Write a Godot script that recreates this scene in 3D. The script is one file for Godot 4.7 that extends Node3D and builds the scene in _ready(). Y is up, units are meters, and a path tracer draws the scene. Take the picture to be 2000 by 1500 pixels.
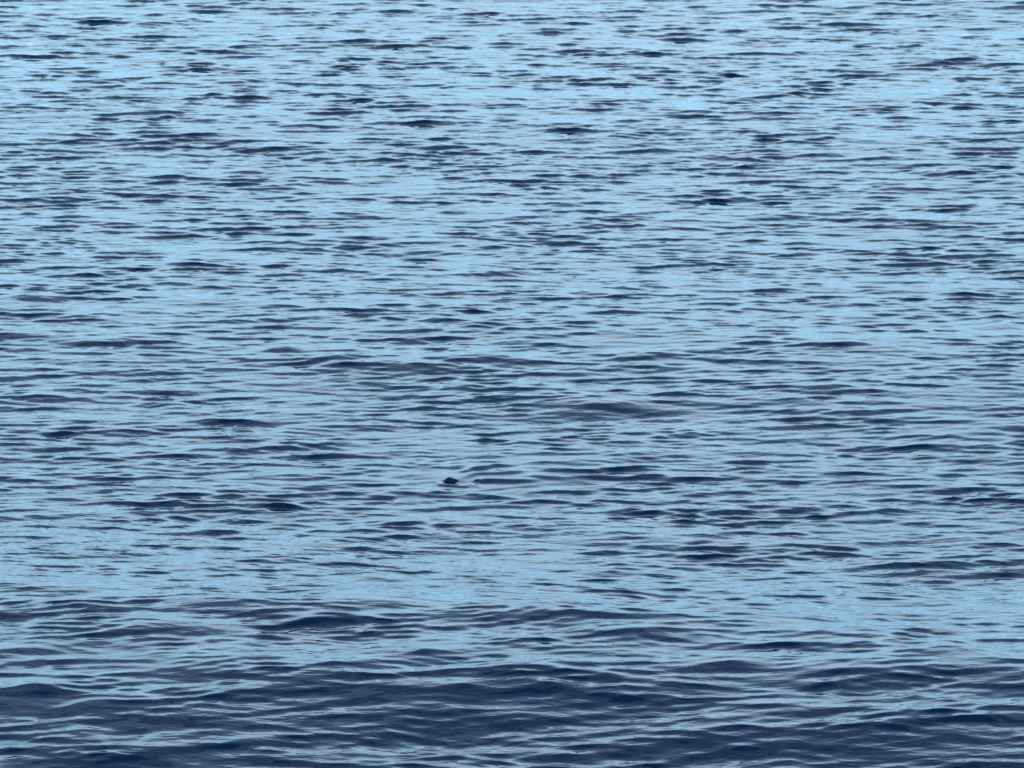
extends Node3D
# A dark animal swimming through rippled sea water, seen from a height through a long lens.

const CAM_HEIGHT := 20.0

# ---------------------------------------------------------------- sea state
# Each band of waves is one tile of sea surface, made by an inverse Fourier transform of a wind-sea spectrum.
class SeaTile:
	var n := 0
	var size := 1.0
	var turn := 0.0
	var hgt := PackedFloat32Array()
	var dx := PackedFloat32Array()
	var dz := PackedFloat32Array()

var _re := PackedFloat32Array()
var _im := PackedFloat32Array()

func _fft_lines(n: int, step: int, line: int) -> void:
	# inverse transform, in place, of n lines of n samples
	var bits := 0
	while (1 << bits) < n:
		bits += 1
	var rev := PackedInt32Array(); rev.resize(n)
	for i in n:
		var r := 0
		for b in bits:
			if i & (1 << b):
				r |= 1 << (bits - 1 - b)
		rev[i] = r
	var cs := PackedFloat32Array(); cs.resize(n / 2)
	var sn := PackedFloat32Array(); sn.resize(n / 2)
	for i in n / 2:
		cs[i] = cos(TAU * i / n); sn[i] = sin(TAU * i / n)
	var a := PackedFloat32Array(); a.resize(n)
	var c := PackedFloat32Array(); c.resize(n)
	for l in n:
		var o := l * line
		var any := false
		for i in n:
			var j := o + rev[i] * step
			var vr := _re[j]
			var vi := _im[j]
			a[i] = vr; c[i] = vi
			if vr != 0.0 or vi != 0.0:
				any = true
		if not any:
			continue
		var half := 1
		while half < n:
			var tw := n / (half * 2)
			var i0 := 0
			while i0 < n:
				var t := 0
				for k in range(i0, i0 + half):
					var m := k + half
					var wr := cs[t]
					var wi := sn[t]
					var xr := a[m] * wr - c[m] * wi
					var xi := a[m] * wi + c[m] * wr
					a[m] = a[k] - xr
					c[m] = c[k] - xi
					a[k] += xr
					c[k] += xi
					t += tw
				i0 += half * 2
			half *= 2
		for i in n:
			var j := o + i * step
			_re[j] = a[i]; _im[j] = c[i]

func _ifft2(n: int) -> void:
	_fft_lines(n, 1, n)
	_fft_lines(n, n, 1)

# lam_min .. lam_max: wavelengths in metres; slope: root-mean-square slope; spread: how strictly the crests lie across the wind
func make_tile(n: int, size: float, turn: float, lam_min: float, lam_max: float, slope: float, spread: float, fall: float, sd: int, wind := 0.0) -> SeaTile:
	var rng := RandomNumberGenerator.new(); rng.seed = sd
	var t := SeaTile.new()
	t.n = n; t.size = size; t.turn = turn
	var hr := PackedFloat32Array(); hr.resize(n * n)
	var hi := PackedFloat32Array(); hi.resize(n * n)
	var dk := TAU / size
	var kmin := TAU / lam_max
	var kmax := TAU / lam_min
	var lim := int(ceil(kmax / dk))
	var total := 0.0
	for mz in range(-lim, lim + 1):
		for mx in range(0, lim + 1):
			if mx == 0 and mz <= 0:
				continue
			var k := sqrt(float(mx * mx + mz * mz)) * dk
			if k < kmin or k > kmax:
				continue
			var ang := atan2(float(mx), float(mz)) + turn - wind   # 0 = travelling along z, towards the viewer
			var d: float = pow(absf(cos(ang - 0.17)), spread) + 0.7 * pow(absf(cos(ang + 0.21)), spread) + 0.02   # two crossing trains
			var edge: float = smoothstep(kmin, kmin * 1.3, k) * (1.0 - smoothstep(kmax * 0.75, kmax, k))
			var amp: float = pow(k, -fall) * sqrt(d) * edge * sqrt(-2.0 * log(maxf(rng.randf(), 1e-6)))
			var ph := rng.randf() * TAU
			var i := posmod(mz, n) * n + mx
			hr[i] = amp * cos(ph); hi[i] = amp * sin(ph)
			total += 0.5 * amp * amp * k * k
	var s: float = slope / sqrt(maxf(total, 1e-9))
	for i in n * n:
		hr[i] *= s; hi[i] *= s
	# one-sided spectrum: the real part of the transform is the surface
	_re = hr.duplicate(); _im = hi.duplicate()
	_ifft2(n)
	t.hgt = _re.duplicate()
	# the sideways drift of a trochoidal wave is i * k / |k| of its height
	_re = PackedFloat32Array(); _re.resize(n * n)
	_im = PackedFloat32Array(); _im.resize(n * n)
	for mz in range(-lim, lim + 1):
		for mx in range(0, lim + 1):
			var i := posmod(mz, n) * n + mx
			if hr[i] == 0.0 and hi[i] == 0.0:
				continue
			var k := sqrt(float(mx * mx + mz * mz))
			_re[i] = -hi[i] * mx / k; _im[i] = hr[i] * mx / k
	_ifft2(n)
	t.dx = _re.duplicate()
	_re = PackedFloat32Array(); _re.resize(n * n)
	_im = PackedFloat32Array(); _im.resize(n * n)
	for mz in range(-lim, lim + 1):
		for mx in range(0, lim + 1):
			var i := posmod(mz, n) * n + mx
			if hr[i] == 0.0 and hi[i] == 0.0:
				continue
			var k := sqrt(float(mx * mx + mz * mz))
			_re[i] = -hi[i] * mz / k; _im[i] = hr[i] * mz / k
	_ifft2(n)
	t.dz = _re.duplicate()
	return t

# ---------------------------------------------------------------- helpers
func mat(lin: Color, rough: float, spec := 0.5) -> StandardMaterial3D:
	var m := StandardMaterial3D.new()
	m.albedo_color = lin.linear_to_srgb()
	m.roughness = rough
	m.metallic_specular = spec
	return m

func _ready() -> void:
	# ---- camera
	var cam := Camera3D.new(); cam.name = "camera"
	cam.position = Vector3(0, CAM_HEIGHT, 0)
	cam.rotation_degrees = Vector3(-12.0, 0, 0)
	cam.fov = 8.0
	cam.near = 0.5
	cam.far = 60000.0
	add_child(cam)
	cam.current = true
	# ---- sky, sun, exposure
	var sm := PanoramaSkyMaterial.new()
	sm.panorama = make_sky()
	sm.energy_multiplier = 2.25
	var sky := Sky.new(); sky.sky_material = sm
	var env := Environment.new()
	env.background_mode = Environment.BG_SKY
	env.sky = sky
	env.tonemap_mode = Environment.TONE_MAPPER_LINEAR
	env.tonemap_exposure = 1.0
	env.sdfgi_enabled = true
	env.ssao_enabled = true
	env.ssil_enabled = true
	var we := WorldEnvironment.new(); we.name = "world_environment"; we.environment = env
	add_child(we)
	var sun := DirectionalLight3D.new(); sun.name = "sun"
	sun.light_energy = 0.2
	sun.light_angular_distance = 12.0
	sun.light_color = Color(1.0, 0.97, 0.92)
	sun.shadow_enabled = true
	sun.rotation_degrees = Vector3(-52, 25, 0)
	add_child(sun)
	# ---- the sea
	bend.seed = 14; bend.frequency = 0.035; bend.fractal_octaves = 2
	build_sea()
	# ---- the swimmer
	build_swimmer()
	print("done ", Time.get_ticks_msec())

# An evening sky: pale open air low down, thin lavender streaks in it, a slate cloud deck overhead with a broken edge.
func make_sky() -> ImageTexture:
	var w := 512
	var h := 256
	var img := Image.create(w, h, false, Image.FORMAT_RGBF)
	var deck := FastNoiseLite.new(); deck.seed = 3; deck.frequency = 1.6; deck.fractal_octaves = 4
	var thin := FastNoiseLite.new(); thin.seed = 8; thin.frequency = 4.0; thin.fractal_octaves = 3
	var low := Color(0.21, 0.51, 0.79)
	var pale := Color(0.48, 0.82, 1.06)
	var veil := Color(0.66, 0.86, 1.08)
	var slate := Color(0.18, 0.28, 0.43)
	var zenith := Color(0.028, 0.072, 0.15)
	for y in h:
		var e: float = 90.0 - (y + 0.5) / h * 180.0
		for x in w:
			var c := Color(0.02, 0.04, 0.08)
			if e > -1.0:
				var a: float = (x + 0.5) / w * TAU
				var er := deg_to_rad(e)
				var d := Vector3(cos(er) * sin(a), sin(er) * 3.0, cos(er) * cos(a))
				c = low.lerp(pale, smoothstep(0.0, 14.0, e))
				c = c.lerp(veil, 0.85 * smoothstep(-0.1, 0.35, thin.get_noise_3dv(d)))
				var lump := 1.0 + 0.8 * thin.get_noise_3dv(d * 0.8)
				var over: Color = slate.lerp(zenith, smoothstep(42.0, 70.0, e + 10.0 * deck.get_noise_3dv(d * 1.7))) * lump
				c = c.lerp(over, smoothstep(17.0, 32.0, e + 7.0 * deck.get_noise_3dv(d)))
			img.set_pixel(x, y, c)
	return ImageTexture.create_from_image(img)

var swimmer := Vector3.ZERO
var bend := FastNoiseLite.new()

# the swell rolls towards the shore and steepens as it nears it
func swell(x: float, z: float) -> float:
	var ph := (z + 74.6 - 0.17 * x + 2.0 * bend.get_noise_2d(x, z)) * TAU / 24.0
	var sw := lerpf(0.08, 0.38, smoothstep(-96.0, -68.0, z)) * smoothstep(-900.0, -200.0, z) * (1.0 + 0.3 * bend.get_noise_2d(x + 300.0, z))
	return sw * (cos(ph) + 0.25 * cos(2.0 * ph))

# short waves steepen on the fronts of the swell and lie down on its backs
func chop_at(x: float, z: float) -> float:
	var ph := (z + 74.6 - 0.17 * x + 2.0 * bend.get_noise_2d(x, z)) * TAU / 24.0
	return (1.0 - 0.04 * sin(ph)) * lerpf(1.0, 0.90, smoothstep(-77.0, -72.0, z)) * lerpf(0.86, 1.16, smoothstep(-85.0, -140.0, z))

# the place on the swell that lies along a line of sight; (0, 0) is the left top of a 2000 x 1500 frame
func spot(px: float, py: float, above := 0.0) -> Vector3:
	var f := 750.0 / tan(deg_to_rad(4.0))
	var d := Vector3((px - 1000.0) / f, -(py - 750.0) / f, -1.0).rotated(Vector3.RIGHT, deg_to_rad(-12.0))
	var y := 0.0
	var p := Vector3.ZERO
	for i in 12:
		p = Vector3(0, CAM_HEIGHT, 0) + d * ((y - CAM_HEIGHT) / d.y)
		y = lerpf(y, swell(p.x, p.z) + above, 0.7)
	return p

# single steeper wavelets that stand out of the chop: [across, down, width, height] of the face each turns to the shore
const WAVELETS := [
	[980, 708, 170, 16], [840, 719, 420, 24], [1140, 734, 70, 14], [650, 714, 110, 22], [1160, 802, 220, 24], [1630, 765, 160, 18], [1560, 790, 100, 12],
	[60, 785, 170, 20], [150, 764, 200, 12], [330, 802, 90, 14], [905, 768, 90, 16], [1620, 823, 130, 16], [1150, 1123, 170, 12], [1750, 1112, 180, 16],
	[720, 1128, 110, 22], [600, 1136, 120, 14], [440, 1190, 180, 16], [620, 1212, 200, 22], [1330, 1180, 140, 18], [1130, 1206, 260, 20], [1560, 1186, 260, 18],
	[270, 1262, 130, 24], [100, 1272, 260, 16], [830, 1275, 60, 12], [1430, 1298, 100, 18], [1800, 1316, 380, 20], [80, 1357, 90, 16], [190, 1392, 130, 20],
	[160, 1445, 110, 22], [910, 1350, 90, 14], [1190, 1330, 100, 14], [1060, 1350, 110, 12], [520, 1472, 90, 12], [1110, 1481, 150, 16], [1900, 1441, 200, 18],
	[820, 431, 110, 12], [500, 341, 110, 9], [340, 349, 100, 12], [1540, 38, 110, 9], [1650, 50, 120, 9], [960, 537, 80, 10], [280, 490, 80, 10], [600, 252, 60, 9],
	[1760, 371, 130, 10], [1970, 641, 120, 20], [370, 556, 230, 12], [60, 583, 100, 14], [1290, 298, 70, 9], [250, 672, 300, 12], [50, 655, 200, 12], [560, 690, 90, 16],
	[690, 690, 100, 12], [785, 692, 90, 12], [1780, 571, 200, 11], [1190, 612, 110, 11], [1350, 652, 80, 11], [1640, 676, 130, 14], [430, 1035, 140, 14],
	[1285, 929, 130, 14], [1430, 1003, 140, 12], [1700, 1340, 220, 16], [1000, 1318, 260, 18], [470, 958, 110, 14], [560, 994, 70, 10], [290, 47, 90, 8], [1800, 125, 100, 9],
]
# the swimmer's wake: lines of [across, down] points, then the height and breadth of the ridge in metres
const WAKE := [
	[[892, 925], [925, 920], [955, 915], [992, 910], 0.045, 0.08],
	[[904, 933], [930, 929], [1000, 926], [1045, 924], 0.03, 0.08],
	[[925, 942], [965, 942], [1010, 942], [1070, 940], 0.042, 0.08],
	[[1010, 934], [1100, 936], [1200, 932], [1320, 934], 0.03, 0.11],
	[[845, 943], [870, 949], [905, 951], [918, 948], [935, 950], [946, 954], 0.018, 0.05],
	[[832, 957], [860, 962], [900, 963], 0.025, 0.08],
	[[902, 963], [950, 968], [1000, 975], [1060, 979], [1110, 979], 0.022, 0.07],
]

func add_wavelets(P: PackedVector3Array, th: Array[float], cols: Array[float], nr: int, nc: int) -> void:
	for w in WAVELETS:
		var p := spot(w[0], w[1])
		var far := Vector3(p.x, CAM_HEIGHT, p.z).length()
		var ppm: float = 750.0 / tan(deg_to_rad(4.0)) / far
		var g := asin(CAM_HEIGHT / far)
		var deep: float = w[3] / ppm / sin(g + 0.2)
		var sz := deep * 0.55
		var sx: float = w[2] / ppm * 0.32
		var amp := sz * (0.26 if p.z > -83.0 else 0.24)
		var z0 := p.z - sz * 0.8
		for r in nr:
			var z: float = -CAM_HEIGHT / tan(deg_to_rad(th[r]))
			var v := (z - z0) / (sz if z > z0 else sz * 1.8)
			if absf(v) > 3.0:
				continue
			var gz := exp(-v * v * 0.5) * amp
			for c in nc:
				var a: float = (-cols[c] * z - p.x) / sx
				if absf(a) < 3.0:
					P[r * nc + c].y += gz * exp(-a * a * 0.5)

func add_wake(P: PackedVector3Array, th: Array[float], cols: Array[float], nr: int, nc: int) -> void:
	for w in WAKE:
		var n: int = w.size() - 2
		var amp: float = w[n]
		var br: float = w[n + 1]
		var pts: Array[Vector2] = []
		var lo := Vector2(1e9, 1e9)
		var hi := Vector2(-1e9, -1e9)
		for i in n:
			var p := spot(w[i][0], w[i][1])
			var q := Vector2(p.x, p.z - br * 0.8)
			pts.append(q)
			lo = lo.min(q); hi = hi.max(q)
		for r in nr:
			var z: float = -CAM_HEIGHT / tan(deg_to_rad(th[r]))
			if z < lo.y - 3.0 * br or z > hi.y + 3.0 * br:
				continue
			for c in nc:
				var x: float = -cols[c] * z
				if x < lo.x - 3.0 * br or x > hi.x + 3.0 * br:
					continue
				var q := Vector2(x, z)
				var best := 1e9
				for i in n - 1:
					best = minf(best, q.distance_squared_to(Geometry2D.get_closest_point_to_segment(q, pts[i], pts[i + 1])))
				var ends := smoothstep(lo.x - br, lo.x + 3.0 * br, x) * (1.0 - smoothstep(hi.x - 6.0 * br, hi.x + br, x))
				P[r * nc + c].y += amp * ends * exp(-best / (2.0 * br * br))

func build_sea() -> void:
	var t0 := Time.get_ticks_msec()
	swimmer = spot(882, 940)
	var A := make_tile(512, 43.0, 0.12, 1.1, 6.0, 0.05, 6.0, 1.9, 11)
	var B := make_tile(512, 15.1, -0.2, 0.17, 1.2, 0.145, 40.0, 1.68, 23)
	var C := make_tile(512, 5.7, 0.35, 0.06, 0.16, 0.12, 20.0, 1.5, 37)
	print("tiles ", Time.get_ticks_msec() - t0)
	# rows: depression angle below the eye, fine where the sea is near enough to show its ripples
	var th: Array[float] = []
	var a := 60.0
	while a > 16.7:
		th.append(a); a -= maxf(0.02, (a - 16.5) * 0.08)
	while a > 7.5:
		th.append(a); a -= 0.0061
	while a > 0.15:
		th.append(a); a -= maxf(0.012, minf(0.25, (7.6 - a) * 0.1)) if a > 0.4 else 0.06
	var us: Array[float] = []
	var u := 0.0
	while u < 0.112:
		us.append(u); u += 0.00033
	while u < 0.185:
		us.append(u); u += 0.0009
	var st := 0.001
	while u < 6.0:
		us.append(u); u += st; st *= 1.3
	var cols: Array[float] = []
	for i in range(us.size() - 1, 0, -1):
		cols.append(-us[i])
	cols.append_array(us)
	var nr := th.size()
	var nc := cols.size()
	print("grid ", nr, " x ", nc)
	var P := PackedVector3Array(); P.resize(nr * nc)
	var tiles: Array[SeaTile] = [A, B, C]
	var chop := [1.0, 1.0, 0.7]
	var patch := FastNoiseLite.new()
	patch.seed = 5; patch.frequency = 0.09; patch.fractal_octaves = 2
	var group := FastNoiseLite.new()
	group.seed = 9; group.frequency = 0.35; group.fractal_octaves = 2
	var lean := [0.0, 0.4, 0.2]
	for r in nr:
		var z: float = -CAM_HEIGHT / tan(deg_to_rad(th[r]))
		var zn: float = -CAM_HEIGHT / tan(deg_to_rad(th[mini(r + 1, nr - 1)]))
		var dist := -z
		var row_step := absf(zn - z)
		for c in nc:
			var x: float = cols[c] * dist
			P[r * nc + c] = Vector3(x, swell(x, z), z)
		for ti in 3:
			var t := tiles[ti]
			var lam: float = [2.0, 0.6, 0.2][ti]
			var rk: float = 1.0 - smoothstep(lam * 0.8, lam * 2.5, row_step)
			if rk <= 0.0:
				continue
			var ca := cos(t.turn) * t.n / t.size
			var sa := sin(t.turn) * t.n / t.size
			var n := t.n
			var msk := n - 1
			var cr := cos(t.turn)
			var sr := sin(t.turn)
			var ch: float = chop[ti]
			var ln: float = lean[ti]
			var H := t.hgt
			var DX := t.dx
			var DZ := t.dz
			for c in nc:
				var col_step: float = absf(cols[mini(c + 1, nc - 1)] - cols[c]) * dist
				var k := rk
				if col_step > lam * 0.5:
					k *= 1.0 - smoothstep(lam * 0.5, lam * 2.0, col_step)
					if k <= 0.0:
						continue
				var x: float = cols[c] * dist
				if ti == 2:
					k *= (1.0 + 0.5 * patch.get_noise_2d(x, z)) * lerpf(1.0, 0.5, smoothstep(-80.0, -74.0, z))
				elif ti == 0:
					k *= lerpf(0.5, 1.6, smoothstep(-85.0, -72.0, z))   # the shoaling swell carries longer, steeper waves
				else:
					k *= (1.0 + 0.7 * group.get_noise_2d(x * 0.7, z * 1.2)) * chop_at(x, z)
				if ti > 0:
					var near := Vector2((x - swimmer.x - 0.6) / 1.2, (z - swimmer.z) / 0.7).length_squared()
					if near < 6.0:
						k *= 1.0 - 0.75 * exp(-near)
				var gx := x * ca - z * sa
				var gz := x * sa + z * ca
				var fx := floorf(gx)
				var fz := floorf(gz)
				var wx := gx - fx
				var wz := gz - fz
				var ix := int(fx) & msk
				var iz := (int(fz) & msk) * n
				var jx := (ix + 1) & msk
				var jz := (iz + n) & (n * n - 1)
				var w11 := wx * wz
				var w10 := wx - w11
				var w01 := wz - w11
				var w00 := 1.0 - wx - w01
				var i00 := iz + ix
				var i10 := iz + jx
				var i01 := jz + ix
				var i11 := jz + jx
				var h := H[i00] * w00 + H[i10] * w10 + H[i01] * w01 + H[i11] * w11
				var ddx := DX[i00] * w00 + DX[i10] * w10 + DX[i01] * w01 + DX[i11] * w11
				var ddz := DZ[i00] * w00 + DZ[i10] * w10 + DZ[i01] * w01 + DZ[i11] * w11
				P[r * nc + c] += Vector3((ddx * cr + ddz * sr) * ch, h, (ddz * cr - ddx * sr) * ch + h * ln) * k
	add_wavelets(P, th, cols, nr, nc)
	add_wake(P, th, cols, nr, nc)
	# where the water stands round the swimmer
	var sum := 0.0
	var cnt := 0
	for r in nr:
		var z: float = -CAM_HEIGHT / tan(deg_to_rad(th[r]))
		if absf(z - swimmer.z) > 0.25:
			continue
		for c in nc:
			if absf(-cols[c] * z - swimmer.x) < 0.2:
				sum += P[r * nc + c].y; cnt += 1
	swimmer.y = sum / maxi(cnt, 1) - 0.038
	print("swimmer ", swimmer)
	print("heights ", Time.get_ticks_msec() - t0)
	# normals from the neighbours
	var N := PackedVector3Array(); N.resize(nr * nc)
	for r in nr:
		var ra := maxi(r - 1, 0) * nc
		var rb := mini(r + 1, nr - 1) * nc
		for c in nc:
			var du := P[r * nc + mini(c + 1, nc - 1)] - P[r * nc + maxi(c - 1, 0)]
			var dv := P[ra + c] - P[rb + c]
			N[r * nc + c] = dv.cross(du).normalized()
	var I := PackedInt32Array(); I.resize((nr - 1) * (nc - 1) * 6)
	var w := 0
	for r in nr - 1:
		for c in nc - 1:
			var q := r * nc + c
			I[w] = q; I[w + 1] = q + nc; I[w + 2] = q + 1
			I[w + 3] = q + 1; I[w + 4] = q + nc; I[w + 5] = q + nc + 1
			w += 6
	var arr := []
	arr.resize(Mesh.ARRAY_MAX)
	arr[Mesh.ARRAY_VERTEX] = P
	arr[Mesh.ARRAY_NORMAL] = N
	arr[Mesh.ARRAY_INDEX] = I
	var me := ArrayMesh.new()
	me.add_surface_from_arrays(Mesh.PRIMITIVE_TRIANGLES, arr)
	var o := MeshInstance3D.new(); o.name = "water"
	o.mesh = me
	o.material_override = mat(Color(0.0025, 0.016, 0.041), 0.04, 0.36)
	o.set_meta("kind", "structure")
	o.set_meta("label", "rippled blue sea water with dark wave faces")
	o.set_meta("category", "water")
	add_child(o)
	print("mesh ", Time.get_ticks_msec() - t0, " N0 ", N[nr * nc / 2])

# ---------------------------------------------------------------- the swimming animal
# bones: [from, to, radius at from, radius at to]; joined by a smooth minimum and meshed as surface nets
func skin(bones: Array, cell: float, blend: float) -> ArrayMesh:
	var lo := Vector3(1e9, 1e9, 1e9)
	var hi := -lo
	for b in bones:
		var m: float = maxf(b[2], b[3]) + 3.0 * cell
		for e in 2:
			var q: Vector3 = b[e]
			lo = lo.min(q - Vector3(m, m, m)); hi = hi.max(q + Vector3(m, m, m))
	var n := Vector3i(((hi - lo) / cell).ceil()) + Vector3i.ONE
	var F := PackedFloat32Array(); F.resize(n.x * n.y * n.z); F.fill(1.0)
	for b in bones:
		var p: Vector3 = b[0]
		var q: Vector3 = b[1]
		var m: float = maxf(b[2], b[3]) + blend + 2.0 * cell
		var i0 := Vector3i(((p.min(q) - Vector3(m, m, m) - lo) / cell).floor()).clamp(Vector3i.ZERO, n - Vector3i.ONE)
		var i1 := Vector3i(((p.max(q) + Vector3(m, m, m) - lo) / cell).ceil()).clamp(Vector3i.ZERO, n - Vector3i.ONE)
		var ax := q - p
		var l2 := maxf(ax.length_squared(), 1e-9)
		for z in range(i0.z, i1.z + 1):
			for y in range(i0.y, i1.y + 1):
				for x in range(i0.x, i1.x + 1):
					var v := lo + Vector3(x, y, z) * cell
					var t := clampf((v - p).dot(ax) / l2, 0.0, 1.0)
					var d: float = v.distance_to(p + ax * t) - lerpf(b[2], b[3], t)
					var i := (z * n.y + y) * n.x + x
					var h := maxf(blend - absf(F[i] - d), 0.0) / blend
					F[i] = minf(F[i], d) - h * h * blend * 0.25
	var id := PackedInt32Array(); id.resize(F.size()); id.fill(-1)
	var V := PackedVector3Array()
	var off := [Vector3i(0, 0, 0), Vector3i(1, 0, 0), Vector3i(0, 1, 0), Vector3i(1, 1, 0), Vector3i(0, 0, 1), Vector3i(1, 0, 1), Vector3i(0, 1, 1), Vector3i(1, 1, 1)]
	var edges := [[0, 1], [2, 3], [4, 5], [6, 7], [0, 2], [1, 3], [4, 6], [5, 7], [0, 4], [1, 5], [2, 6], [3, 7]]
	for z in n.z - 1:
		for y in n.y - 1:
			for x in n.x - 1:
				var i := (z * n.y + y) * n.x + x
				var f := [F[i], F[i + 1], F[i + n.x], F[i + n.x + 1], F[i + n.x * n.y], F[i + n.x * n.y + 1], F[i + n.x * n.y + n.x], F[i + n.x * n.y + n.x + 1]]
				if (f.min() < 0.0) == (f.max() < 0.0):
					continue
				var s := Vector3.ZERO
				var k := 0
				for e in edges:
					var a: float = f[e[0]]
					var c: float = f[e[1]]
					if (a < 0.0) != (c < 0.0):
						s += Vector3(off[e[0]]).lerp(Vector3(off[e[1]]), a / (a - c)); k += 1
				id[i] = V.size()
				V.append(lo + (Vector3(x, y, z) + s / k) * cell)
	var st := SurfaceTool.new()
	st.begin(Mesh.PRIMITIVE_TRIANGLES)
	st.set_smooth_group(0)
	for v in V:
		st.add_vertex(v)
	var step := [1, n.x, n.x * n.y]
	for z in range(1, n.z - 1):
		for y in range(1, n.y - 1):
			for x in range(1, n.x - 1):
				var i := (z * n.y + y) * n.x + x
				for d in 3:
					var inside := F[i] < 0.0
					if inside == (F[i + step[d]] < 0.0):
						continue
					var u: int = step[(d + 1) % 3]
					var w: int = step[(d + 2) % 3]
					var q := [id[i - u - w], id[i - w], id[i], id[i - u]]
					if q.min() < 0:
						continue
					if inside:
						q.reverse()
					for j in [0, 1, 2, 0, 2, 3]:
						st.add_index(q[j])
	st.generate_normals()
	return st.commit()

func part(called: String, mesh: Mesh, m: Material, parent: Node, at := Vector3.ZERO, grown := Vector3.ONE) -> MeshInstance3D:
	var o := MeshInstance3D.new(); o.name = called
	o.mesh = mesh; o.material_override = m
	o.position = at; o.scale = grown
	parent.add_child(o, true)
	return o

func build_swimmer() -> void:
	var root := Node3D.new(); root.name = "swimming_animal"
	root.position = swimmer
	root.set_meta("label", "dark wet animal swimming, its blunt head above the water ahead of its wake")
	root.set_meta("category", "animal")
	add_child(root)
	var fur := mat(Color(0.004, 0.005, 0.009), 0.38, 0.30)
	var grain := FastNoiseLite.new(); grain.seed = 4; grain.frequency = 0.09
	var nt := NoiseTexture2D.new(); nt.width = 256; nt.height = 256; nt.seamless = true; nt.noise = grain
	nt.as_normal_map = true; nt.bump_strength = 3.0
	fur.normal_enabled = true; fur.normal_texture = nt; fur.normal_scale = 0.5
	fur.uv1_triplanar = true; fur.uv1_scale = Vector3(9, 22, 22)
	var bones := [
		[Vector3(-0.042, 0.034, 0), Vector3(-0.010, 0.030, 0), 0.062, 0.060],      # skull
		[Vector3(-0.050, 0.024, 0), Vector3(-0.098, 0.020, 0), 0.048, 0.040],      # muzzle
		[Vector3(-0.086, 0.012, 0.014), Vector3(-0.086, 0.012, -0.014), 0.032, 0.032],   # cheeks
		[Vector3(-0.010, 0.026, 0), Vector3(0.080, 0.018, 0), 0.056, 0.044],      # nape
		[Vector3(0.066, -0.015, 0), Vector3(0.22, -0.105, 0), 0.052, 0.070],       # neck
		[Vector3(0.22, -0.105, 0), Vector3(0.42, -0.055, 0), 0.070, 0.115],        # shoulders
		[Vector3(0.42, -0.055, 0), Vector3(0.74, -0.060, 0), 0.115, 0.115],        # back
		[Vector3(0.74, -0.060, 0), Vector3(0.95, -0.140, 0), 0.122, 0.066],        # rump
		[Vector3(0.95, -0.140, 0), Vector3(1.30, -0.190, 0), 0.050, 0.018],        # tail
	]
	for s in [-1.0, 1.0]:
		bones.append([Vector3(0.004, 0.074, 0.042 * s), Vector3(0.010, 0.079, 0.048 * s), 0.011, 0.009])
		bones.append([Vector3(0.30, -0.13, 0.07 * s), Vector3(0.26, -0.24, 0.10 * s), 0.045, 0.028])
		bones.append([Vector3(0.26, -0.24, 0.10 * s), Vector3(0.18, -0.27, 0.11 * s), 0.028, 0.022])
		bones.append([Vector3(0.72, -0.15, 0.06 * s), Vector3(0.84, -0.24, 0.10 * s), 0.058, 0.036])
		bones.append([Vector3(0.84, -0.24, 0.10 * s), Vector3(0.98, -0.25, 0.11 * s), 0.034, 0.024])
	part("body", skin(bones, 0.008, 0.024), fur, root)
	var ball := SphereMesh.new(); ball.radius = 1.0; ball.height = 2.0; ball.radial_segments = 16; ball.rings = 8
	var wet := mat(Color(0.004, 0.004, 0.005), 0.08, 0.5)
	for s in [-1.0, 1.0]:
		part("eye", ball, wet, root, Vector3(-0.078, 0.056, 0.036 * s), Vector3(0.009, 0.009, 0.006))
	part("nose", ball, wet, root, Vector3(-0.137, 0.032, 0), Vector3(0.009, 0.010, 0.014))
